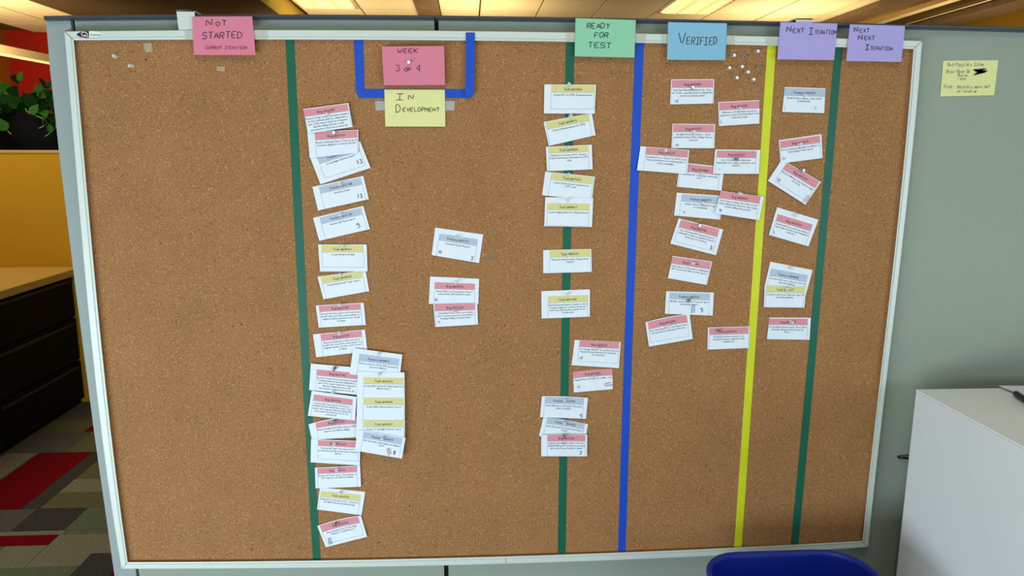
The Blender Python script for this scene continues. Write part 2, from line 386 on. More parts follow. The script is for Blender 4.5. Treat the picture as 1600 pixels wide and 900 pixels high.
def yr(a, b, f, n=13): return [(f(y), y) for y in np.linspace(a, b, n)]
TLo, TRo, BRo, BLo = (101, 49), (1441, 64), (1356, 855), (190, 889)
TLi, TRi, BRi, BLi = (116, 63.2), (1427, 77), (1347, 845), (200, 878.3)
g = .25
rail(xr(101 + g, 1441 - g, To), xr(116 + g, 1427 - g, Ti))
rail(yr(49, 889, Lo), yr(63.2, 878.3, Li)); rail(yr(64, 855, Ro), yr(77, 845, Ri))
rail(xr(190 + g, 790, Bo, 9), xr(200 + g, 790, Bi, 9)); rail(xr(790.5, 1356 - g, Bo, 9), xr(790.5, 1347 - g, Bi, 9))
loop = xr(116, 1427, Ti, 24)[::-1] + yr(63.2, 878.3, Li, 20)[1:-1] + xr(200, 1347, Bi, 20) + yr(77, 845, Ri, 16)[::-1][1:-1]
slab('cork_sheet', pxs(loop, 0), 0, .012, M['cork'], bd)
for i, (x, y) in enumerate([(228, 93), (251, 380), (364, 510), (377.5, 507), (674.5, 509), (776.5, 508), (789, 509), (777, 87), (1086, 503), (592, 847), (682, 854), (777, 851), (393, 858), (1058, 841), (172, 118), (640, 790), (1300, 300), (330, 640)]):
    c_ = B(x, y, 0); rr = .0011 if i % 3 else .0015
    vs = [(c_[0] + rr * math.cos(a), -.0004, c_[2] + 1.6 * rr * math.sin(a)) for a in np.linspace(0, 2 * math.pi, 9)[:-1]]
    vs += [(v[0], .0, v[2]) for v in vs]
    o = me('pin_hole', vs, [tuple(range(7, -1, -1))] + [(i, (i + 1) % 8, (i + 1) % 8 + 8, i + 8) for i in range(8)], M['hole']); kid(o, bd)
def hanger(x0, x1, x0b, x1b, yt, yb):
    f = pxs([(x0b, yb), (x1b, yb), (x1, yt), (x0, yt)], .004)
    o = slab('hanger', f, -.004, -.0015, M['frame'], bd)
    zt = f[2][1]
    kid(box('hanger_top', f[3][0], f[2][0], -.004, .112, zt - .0025, zt, M['frame']), bd)
    kid(box('hanger_back', f[3][0], f[2][0], .109, .112, zt - .07, zt, M['frame']), bd)
hanger(275.5, 303.5, 279.5, 307, 16.2, 50); hanger(1244, 1270, 1241, 1266, 28.8, 60)
# maker's sticker on the frame
def flat(name, pts, off, m, parent=None, th=.0003):
    fr = [B(x, y, off) for x, y in pts]; n = len(fr)
    bk = [(v[0], v[1] + th, v[2]) for v in fr]
    o = me(name, fr + bk, [tuple(range(n)), tuple(range(2 * n - 1, n - 1, -1))] + [(i, (i + 1) % n, (i + 1) % n + n, i + n) for i in range(n)], m)
    bm = bmesh.new(); bm.from_mesh(o.data); bmesh.ops.recalc_face_normals(bm, faces=bm.faces[:]); bm.to_mesh(o.data); bm.free()
    if parent: kid(o, parent)
    return o
# text: built-in sans as flat print
def text_mesh(s, size=1.0, bold=.012, align='CENTER'):
    c = bpy.data.curves.new('t', 'FONT'); c.body = s; c.size = size; c.align_x = align; c.resolution_u = 1; c.offset = bold * size
    o = bpy.data.objects.new('t', c); COL.objects.link(o)
    dg = bpy.context.evaluated_depsgraph_get(); m_ = bpy.data.meshes.new_from_object(o.evaluated_get(dg))
    vs = [(v.co.x, v.co.y) for v in m_.vertices]; fs = [tuple(p.vertices) for p in m_.polygons]
    bpy.data.objects.remove(o); bpy.data.curves.remove(c); bpy.data.meshes.remove(m_)
    return vs, fs
st = empty('maker_sticker', B(138, 56, .0095)); tag(st, 'small black and white maker sticker on the frame top left corner', 'sticker')
lens = [(139, 48.4), (132, 48.6), (126, 50), (121.5, 52), (119.5, 53.8), (121.5, 56), (126, 57.8), (132, 58.9), (139, 59.3)]
flat('dark_emblem', lens, .0096, mat('sticker_black', '2e2430', .4), st)
flat('white_strip', [(139, 48.4), (139, 59.3), (152, 58.2), (158.5, 56), (159, 51.5), (152, 49)], .0096, mat('sticker_white', 'dfeadb', .4), st)
def ribbon(paths, wd, off, name, m, parent=None, offf=None):
    vs, fs = [], []
    for P in paths:
        P = [Vector((x, y)) for x, y in P]; b0 = len(vs)
        for i, p in enumerate(P):
            t = (P[min(i + 1, len(P) - 1)] - P[max(i - 1, 0)]); t = t.normalized() if t.length else Vector((1, 0)); n_ = Vector((-t.y, t.x)) * wd / 2
            for q in (p + n_, p - n_): vs.append(B(q.x, q.y, offf(q.x, q.y) if offf else off))
        fs += [(b0 + 2 * i, b0 + 2 * i + 1, b0 + 2 * i + 3, b0 + 2 * i + 2) for i in range(len(P) - 1)]
    o = me(name, vs, fs, m)
    if parent: kid(o, parent)
    return o
qring = [(132 + 4.6 * math.cos(a) , 53.4 + 3.3 * math.sin(a) + .25 * 4.6 * math.cos(a) * .5) for a in np.linspace(0, 2 * math.pi, 18)]
ribbon([qring, [(131.5, 54.2), (135, 56.3), (138, 58.3)]], 1.3, .0099, 'white_letter', mat('sticker_letter', 'e8d8dc', .4), st)
tv, tf = text_mesh('Quartet', 4.6, .02, 'LEFT')
kid(me('lettering', [B(140.3 + x * 1.12, 55.6 - y + x * .02, .0099) for x, y in tv], tf, mat('sticker_grey', '7d7468', .5)), st)

# ------------------------------------------------------------------ tapes on the board
def strip(name, rows, off, m, label, cat='tape', group=None, deg=2):   # rows (y, xl, xr)
    a_ = np.array(rows, float); fl = np.poly1d(np.polyfit(a_[:, 0], a_[:, 1], deg)); fr = np.poly1d(np.polyfit(a_[:, 0], a_[:, 2], deg))
    ys = np.linspace(a_[0, 0], a_[-1, 0], 26); jit = random.Random(len(label))
    pts = [(fl(y) + jit.uniform(-.15, .15), y) for y in ys] + [(fr(y) + jit.uniform(-.15, .15), y) for y in ys[::-1]]
    o = slab(name, pxs(pts, off), -off, 0, m); return tag(o, label, cat, group)
strip('tape_strip', [(62.5, 446, 459.7), (150, 450, 464), (225, 453.5, 467), (370, 461.3, 475), (490, 466.5, 479.6), (580, 471.5, 484), (660, 476, 489), (760, 482.7, 494.7), (874.5, 488.6, 501)],
      .0006, M['tgreen'], 'long green tape line left of the In Development column', group='coloured tape lines')
strip('tape_strip', [(66.5, 884, 897.5), (130, 883, 896.5), (240, 882, 895), (380, 879.8, 893), (520, 877.2, 889.8), (618, 875, 887.5), (712, 873.3, 886), (864, 871.8, 884)],
      .0006, M['tgreen'], 'long green tape line down the Ready For Test column', group='coloured tape lines')
strip('tape_strip', [(67.5, 992.3, 1006), (110, 991, 1005), (225, 986.3, 1000), (350, 982, 995), (450, 979, 991.7), (520, 975.8, 988.3), (600, 973.3, 986), (720, 970, 982), (861, 965.5, 977.3)],
      .0006, M['tblue'], 'long blue tape line between Ready For Test and Verified columns', group='coloured tape lines')
strip('tape_strip', [(71, 1199, 1212.7), (120, 1196, 1209), (240, 1188.6, 1201.6), (350, 1181, 1193.7), (450, 1174.2, 1186.6), (560, 1166.7, 1178.6), (855, 1147.3, 1159)],
      .0006, M['tyellow'], 'long yellow tape line right of the Verified column', group='coloured tape lines')
strip('tape_strip', [(73.5, 1304.3, 1316.4), (120, 1300, 1312.8), (250, 1289.8, 1302.3), (390, 1277.8, 1290.4), (540, 1264, 1275.7), (675, 1251.2, 1262.7), (850.5, 1236.2, 1248)],
      .0006, M['tgreen'], 'long green tape line right of the Next Iteration column', group='coloured tape lines')
def tape(pts, off, m, label, group=None, th=.0004):
    o = flat('tape_piece', pts, off, m, None, th); return tag(o, label, 'tape', group)
tape([(557, 138.6), (561, 153.3), (735, 153.2), (741, 139.2)], .0007, M['tblue'], 'horizontal blue tape strip behind the pink and yellow cards', 'blue tape bracket')
tape([(552.6, 62.8), (554.5, 100), (556, 144), (560.5, 150.5), (569.5, 146), (568.5, 100), (567.2, 62.5)], .0012, M['tblue'], 'short vertical blue tape strip left of the pink Week card', 'blue tape bracket')
o = tape([(727.7, 50.8), (727.5, 100), (727, 139), (727, 151), (736, 152.5), (740.3, 147), (741.8, 100), (742, 50.8)], .0112, M['tblue'], 'short vertical blue tape strip over the frame, right of the pink Week card', 'blue tape bracket')
tape([(585.7, 158), (587, 172.6), (612, 171.5), (612, 158)], .0012, M['clear'], 'clear tape piece left of the yellow In Development card', 'clear tape pieces')
tape([(684, 158), (684, 172.6), (709.6, 172.8), (710.8, 158)], .0012, M['clear'], 'clear tape piece right of the yellow In Development card', 'clear tape pieces')
for x0, x1, lab in ((288, 312, 'left of the pink Not Started card'), (392, 417.5, 'right of the pink Not Started card'), (884, 906, 'left of the green card'), (985, 1009, 'right of the green card'),
                (1033, 1052, 'left of the light blue card'), (1128, 1148, 'right of the light blue card'), (1196, 1224, 'left of the Next Iteration card')):
    tape([(x0, To(x0) + .6), (x0 + 1, Ti(x0) - .6), (x1, Ti(x1) - .6), (x1, To(x1) + .6)], .0104, M['clear'], 'clear tape on the frame ' + lab, 'clear tape pieces')
tape([(224, 67.5), (225.5, 73), (224.5, 75), (228, 82), (238.5, 81), (236.5, 66.5)], .0006, M['residue'], 'beige scrap of masking tape above the two clear pins', 'masking tape scraps')
tape([(339, 103.3), (338.6, 110.5), (351, 112), (351.5, 104)], .0006, M['residue'], 'beige scrap of masking tape below the Not Started card', 'masking tape scraps')

# ------------------------------------------------------------------ handwriting (single stroke letters, grid 4 x 6)
G = {'A': '00 26 40/12 32', 'C': '45 36 16 04 02 10 30 41', 'D': '00 06 26 44 42 20 00', 'E': '46 06 00 40/03 33', 'F': '00 06 46/03 33', 'G': '45 36 16 04 02 10 30 42 22',
     'I': '06 46/26 20/00 40', 'K': '06 00/46 03 40', 'L': '06 00 40', 'M': '00 06 23 46 40', 'N': '00 06 40 46', 'O': '16 04 02 10 30 42 44 36 16', 'P': '00 06 36 45 44 33 03', 'Q': '16 04 02 10 30 42 44 36 16/22 50',
     'R': '00 06 36 45 44 33 03/23 40', 'S': '45 36 16 05 04 13 33 42 41 30 10 00', 'T': '06 46/26 20', 'U': '06 01 10 30 41 46', 'V': '06 20 46', 'W': '06 10 23 30 46', 'X': '06 40/00 46', 'Y': '06 23 46/23 20',
     'H': '06 00/46 40/03 43', 'B': '00 06 36 45 44 33 03/33 42 41 30 00', '1': '15 26 20', '2': '05 16 36 45 43 00 40', '3': '06 46 23 42 41 30 10 01', '4': '36 02 42/36 30', '5': '46 06 04 34 43 41 30 00', '8': '24 05 16 36 45 24 02 11 10 30 41 42 24',
     '-': '03 33', 'b': '06 00 20 32 23 03', 'd': '36 30 10 02 13 33', 'e': '02 32 23 13 02 10 30', 'i': '04 00/06 16', 'k': '06 00/34 02 30', 'l': '06 00', 'm': '00 04 13 23 20/23 34 43 40', 'n': '00 04/03 24 33 30',
     'o': '14 02 10 30 42 34 14', 'p': '1D 04 24 33 31 20 00', 'r': '04 00/03 14 34', 's': '34 14 03 31 20 00', 't': '26 21 30/04 44', 'u': '04 01 10 30 34/34 30', 'v': '04 20 44', 'f': '36 26 15 10/04 34', 'a': '34 14 02 10 20 34/34 30', 'q': '34 14 02 10 30/34 3D'}
def strokes(s, x, y, h, wch=None, rot=0, slant=.0, seed=0):
    r = random.Random(seed + len(s)); k = h / 6; wk = (wch or h * .62) / 4; out = []
    cx = x
    for ch in s:
        if ch != ' ' and ch in G:
            small = ch.islower()
            jx, jy = r.uniform(-.3, .3) * k, r.uniform(-.4, .4) * k
            for pl_ in G[ch].split('/'):
                P = []
                for a in pl_.split():
                    gx = int(a[0]); gy = -2 if a[1] == 'D' else int(a[1])
                    P.append((cx + jx + gx * wk + slant * gy * k + r.uniform(-.15, .15) * k, y - jy - gy * k))
                # round off
                Q = [P[0]]
                for i in range(1, len(P) - 1):
                    a_, b2, c2 = P[i - 1], P[i], P[i + 1]
                    Q += [(b2[0] * .8 + a_[0] * .2, b2[1] * .8 + a_[1] * .2), (b2[0] * .8 + c2[0] * .2, b2[1] * .8 + c2[1] * .2)]
                Q.append(P[-1]); out.append(Q)
        cx += (wch or h * .62) * (1.38 if ch != ' ' else 1.0)
    if rot:
        c_, s_2 = math.cos(rot), math.sin(rot)
        out = [[(x + (a - x) * c_ - (b2 - y) * s_2, y + (a - x) * s_2 + (b2 - y) * c_) for a, b2 in Q] for Q in out]
    return out

def bil(C4, u, v):
    (a, b1), (c, d1), (e, f1), (g1, h1) = C4   # TL TR BR BL
    return ((a * (1 - u) + c * u) * (1 - v) + (g1 * (1 - u) + e * u) * v, (b1 * (1 - u) + d1 * u) * (1 - v) + (h1 * (1 - u) + f1 * u) * v)
def paper(name, C4, base, m, amp=.002, bow=0, th=.0003, nu=8, nv=5, curl=0):
    def P(u, v, e=0):
        x, y = bil(C4, u, v); y -= bow * 4 * u * (1 - u) * (1 - v)
        return B(x, y, base + amp * v * v + curl * (2 * u - 1) ** 2 + e)
    vs = [P(i / nu, j / nv) for j in range(nv + 1) for i in range(nu + 1)]; n = len(vs)
    vs += [(p[0], p[1] + th, p[2]) for p in vs]
    ix = lambda i, j: j * (nu + 1) + i
    fs = [(ix(i, j), ix(i, j + 1), ix(i + 1, j + 1), ix(i + 1, j)) for j in range(nv) for i in range(nu)]
    fs += [tuple(q + n for q in f[::-1]) for f in fs]
    for i in range(nu): fs += [(ix(i, 0), ix(i + 1, 0), ix(i + 1, 0) + n, ix(i, 0) + n), (ix(i + 1, nv), ix(i, nv), ix(i, nv) + n, ix(i + 1, nv) + n)]
    for j in range(nv): fs += [(ix(0, j + 1), ix(0, j), ix(0, j) + n, ix(0, j + 1) + n), (ix(nu, j), ix(nu, j + 1), ix(nu, j + 1) + n, ix(nu, j) + n)]
    o = me(name, vs, fs, m); return o, P
def uvpatch(name, P, u0, u1, v0, v1, e, m, parent, n=8, nv=2):
    vs = [P(u0 + (u1 - u0) * i / n, v0 + (v1 - v0) * j / nv, e) for j in range(nv + 1) for i in range(n + 1)]
    fs = [(j * (n + 1) + i, (j + 1) * (n + 1) + i, (j + 1) * (n + 1) + i + 1, j * (n + 1) + i + 1) for j in range(nv) for i in range(n)]
    return me(name, vs, fs, m, parent)

# big coloured cards: lines (text, x, y baseline, cap height, char width, rot, slant, colour)
def bigcard(label, m, C4, base, lines, sw=1.1, th=.0004, amp=.001, group='coloured heading cards', name='index_card'):
    o, P = paper(name, C4, base, m, amp, 0, th); tag(o, label, 'card', group)
    for k, (s_2, x, y, h, wc, rot, sl, mm) in enumerate(lines):
        xs_ = [c[0] for c in C4]; y_t = min(c[1] for c in C4); y_b = max(c[1] for c in C4)
        f = lambda px, py: base + amp * (max(0, min(1, (py - y_t) / (y_b - y_t)))) ** 2 + .0007
        kids = ribbon(strokes(s_2, x, y, h, wc, rot, sl, k), min(sw, .17 * wc + .22), 0, 'handwriting', mm, None, f); kids.parent = o
    return o
K = M['marker']
bigcard('pink card reading Not Started, Current Iteration, taped over the frame', M['pink'], [(300, 25.8), (394, 25.5), (399.2, 86.2), (303, 85.8)], .0125,
        [('N', 322.5, 41, 10.5, 9, 0, 0, K), ('O', 337, 40.5, 6, 6, 0, 0, K), ('T', 347, 40, 8, 7, 0, 0, K), ('STARTED', 316, 60.5, 10, 6.6, -.02, .08, K), ('CURRENT ITERATION', 320.5, 76.5, 4.8, 2.85, .01, .1, M['redpen'])])
bigcard('pink card stack reading Week 3 of 4 above the yellow card', M['pink'], [(596.7, 72.6), (694, 71.7), (695.3, 132.7), (599.7, 133)], .014,
        [('WEEK', 621, 82.5, 6.3, 6.1, 0, .12, K), ('3', 618, 111.5, 9, 6, 0, 0, K), ('OF', 632, 111, 5.2, 4.4, 0, .05, K), ('4', 650.5, 111, 10, 6.5, 0, .05, K)], .95, .008)
bigcard('pale yellow card reading In Development over the blue tape', M['yellow'], [(600.6, 139.8), (695, 140), (695.9, 197.9), (602, 197.6)], .003,
        [('I', 619, 156.5, 9.5, 11, 0, .1, K), ('N', 638, 156, 8, 7, 0, .05, K), ('D', 619, 175.5, 12, 7, 0, 0, K), ('EVELOPMENT', 629.5, 174.5, 6.2, 4.2, 0, .08, K)], .95)
bigcard('green card reading Ready For Test taped over the frame', M['green'], [(899.3, 28.3), (993.5, 31.3), (991.3, 90), (898, 88)], .0125,
        [('READY', 917, 44.5, 8.2, 5.4, .0, .08, K), ('FOR', 929, 58.5, 7.8, 5.5, .0, .06, K), ('TEST', 918.5, 74.5, 8.2, 7.0, .02, .1, K)])
bigcard('light blue card reading Verified taped over the frame', M['blue'], [(1044, 34.5), (1135.8, 36.3), (1133.3, 94), (1042.3, 93.3)], .0125,
        [('V', 1061, 72, 20, 11, 0, 0, K), ('ERIFIED', 1073, 69.5, 11.5, 5.0, 0, .1, K)])
bigcard('lavender card reading Next Iteration on one line', M['lavender'], [(1219.5, 34.5), (1308.5, 36.8), (1303.3, 94), (1214.5, 92.8)], .0125,
        [('N', 1229.5, 51, 10, 7, 0, 0, K), ('EXT', 1239, 51, 6.6, 4.6, 0, .08, K), ('I', 1264, 54, 10, 7, 0, .06, K), ('TERATION', 1273, 53, 6.4, 3.1, .02, .08, K)])
bigcard('lavender card reading Next Next Iteration, rightmost heading', M['lavender'], [(1328, 38), (1414.3, 40.5), (1408.3, 96.8), (1322, 95.3)], .0125,
        [('N', 1335, 50.5, 8.5, 5.6, 0, 0, K), ('EXT', 1343.5, 50.5, 5.8, 3.9, 0, .08, K), ('N', 1341.5, 62.5, 8.5, 6, 0, 0, K), ('EXT', 1350.5, 62.5, 6, 4.3, 0, .08, K), ('I', 1352, 78, 8, 5.5, 0, .06, K), ('TERATION', 1360, 78, 5.8, 3.2, .03, .06, K)])
yn = bigcard('small yellow handwritten key note on the bare partition at right', M['yellow'], [(1474, 94.9), (1560, 93.8), (1553.4, 148.9), (1469, 150.7)], -.0185,
        [('Red-Possible Issue', 1481, 104, 5.6, 2.35, -.02, .1, M['greypen']), ('Blue-Open Qs', 1479, 114.5, 5.4, 2.35, -.02, .1, M['greypen']), ('Red on', 1497, 119.5, 3.8, 2.0, 0, .1, M['greypen']), ('issue', 1497, 124.5, 3.6, 2.0, 0, .1, M['greypen']),
         ('Pink-', 1475, 138, 5.4, 2.5, -.02, .1, M['greypen']), ('Possible move out', 1495.5, 138.5, 5.2, 2.3, -.02, .1, M['greypen']), ('of iteration', 1496, 144.5, 3.8, 1.9, 0, .1, M['greypen'])], .55, .0004, .0005, 'handwritten notes')
scr = [[(1521 + i * .9 + (7 if i % 2 else 0), 108.5 + (i % 3) * 1.0 + (3 if i % 2 else 0)) for i in range(16)], [(1523, 109), (1541, 108), (1526, 112), (1543, 110.5), (1524, 115), (1540, 112.5), (1522, 117)], [(1524, 110), (1538, 107.5), (1541, 111), (1527, 113.5), (1539, 112), (1530, 109)]]
k_ = ribbon(scr, 1.6, -.0170, 'scribble', M['marker']); k_.parent = yn

# ------------------------------------------------------------------ pins and clips
PROFB = [(.0046, 0), (.0048, .0007), (.0044, .0015), (.0025, .0021)]
PROF = [(.0025, .0018), (.0019, .0050), (.0020, .0085), (.0030, .0108)]
PROFH = [(.0030, .0106), (.0037, .0114), (.0038, .0124), (.0033, .0132), (.0012, .0134)]
PM = {}
def pmesh(nm, prof, m_):
    a_, b_2 = lathe(prof, 14)
    d_ = bpy.data.meshes.new(nm); d_.from_pydata(a_, [], b_2); d_.materials.append(m_); d_.polygons.foreach_set('use_smooth', [True] * len(d_.polygons))
    bm = bmesh.new(); bm.from_mesh(d_); bmesh.ops.recalc_face_normals(bm, faces=bm.faces[:]); bm.to_mesh(d_); bm.free(); return d_
M['pinneck'] = mat('smoky_neck', '4e4f52', .2, spec=.9)
M['flange'] = mat('frosted_flange', 'a9a8a6', .2, alpha=.85, spec=.9)
for k, mb, mh in (('w', M['pinneck'], M['pinw']), ('c', M['pinc'], M['pinc']), ('g', M['pinneck'], M['ping'])):
    PM[k] = (pmesh('pushpin', PROF, mb), pmesh('head', PROFH, mh), pmesh('flange', PROFB, M['pinc'] if k == 'c' else M['flange']))
nv_, nf_ = lathe([(.0005, .001), (.0005, -.004), (.0001, -.008)], 6)
nd = bpy.data.meshes.new('needle'); nd.from_pydata(nv_, [], nf_); nd.materials.append(M['steel'])
rp = random.Random(5)
def pin(kind, px, py, off, label, group):
    e = bpy.data.objects.new('pushpin', PM[kind][0]); COL.objects.link(e); e.location = B(px, py, off)
    e.rotation_euler = (rp.uniform(-.12, .12), 0, rp.uniform(-.12, .12)); e.scale = (.92,) * 3
    tag(e, label, 'pin', group)
    for q, nm in ((1, 'head'), (2, 'flange')):
        h = bpy.data.objects.new(nm, PM[kind][q]); COL.objects.link(h); h.parent = e
    n = bpy.data.objects.new('needle', nd); COL.objects.link(n); n.parent = e
NINE = [(1144.4, 87, 'second pin from the left in the top row'), (1162.7, 89, 'just left of the topmost pin, a little lower'), (1181, 80.4, 'topmost of the nine'), (1137.5, 107.6, 'leftmost of the nine'), (1157, 104, 'in the middle of the nine'),
        (1167.2, 112.4, 'lower right of the middle pin'), (1185.6, 107, 'rightmost of the nine'), (1149, 122, 'lower left of the nine'), (1175.6, 125.5, 'lowest of the nine')]
for i, (x, y, l) in enumerate(NINE): pin('g' if i in (1, 6) else 'w', x, y, .0, ('grey' if i in (1, 6) else 'white') + ' pushpin in the spare cluster, ' + (l if i else 'upper left of the nine'), 'spare pushpins at upper right')
pin('c', 180.5, 88.5, 0, 'clear pushpin on bare cork, left one near the top left corner', 'clear spare pushpins'); pin('c', 206.5, 103, 0, 'clear pushpin on bare cork, right one near the top left corner', 'clear spare pushpins')
pin('w', 640, 97.5, .0145, 'white pushpin in the pink Week 3 of 4 card', 'pushpins holding cards')
def clip(px, py, L_, wd, ang, off, m, label):      # loop of wire; ang: direction from the open end to the loop
    pts = []
    k = .00137 * .5
    for t in np.linspace(-math.pi / 2, math.pi / 2, 7): pts.append((L_ / 2 + wd / 2 * math.cos(t), wd / 2 * math.sin(t)))
    pa = [(-L_ / 2, -wd / 2)] + pts + [(-L_ / 3, wd / 2)]
    for t in np.linspace(math.pi / 2, 3 * math.pi / 2, 6): pa.append((-L_ / 3 + wd * .38 * math.cos(t), wd * .12 + wd * .38 * math.sin(t)))
    pa += [(L_ * .28, -wd * .26)]
    ca, sa = math.cos(ang), math.sin(ang)
    P3 = [B(px + x * ca - y * sa, py + x * sa + y * ca, off + .0011 + .0000 * i) for i, (x, y) in enumerate(pa[:9])]
    P3b = [B(px + x * ca - y * sa, py + x * sa + y * ca, off - .0045) for i, (x, y) in enumerate(pa[9:])]
    v1, f1 = tube_data([P3 + P3b], .0006, 5)
    tag(me('paper_clip', v1, f1, m, None, True), label, 'paper clip', 'coloured paper clips')

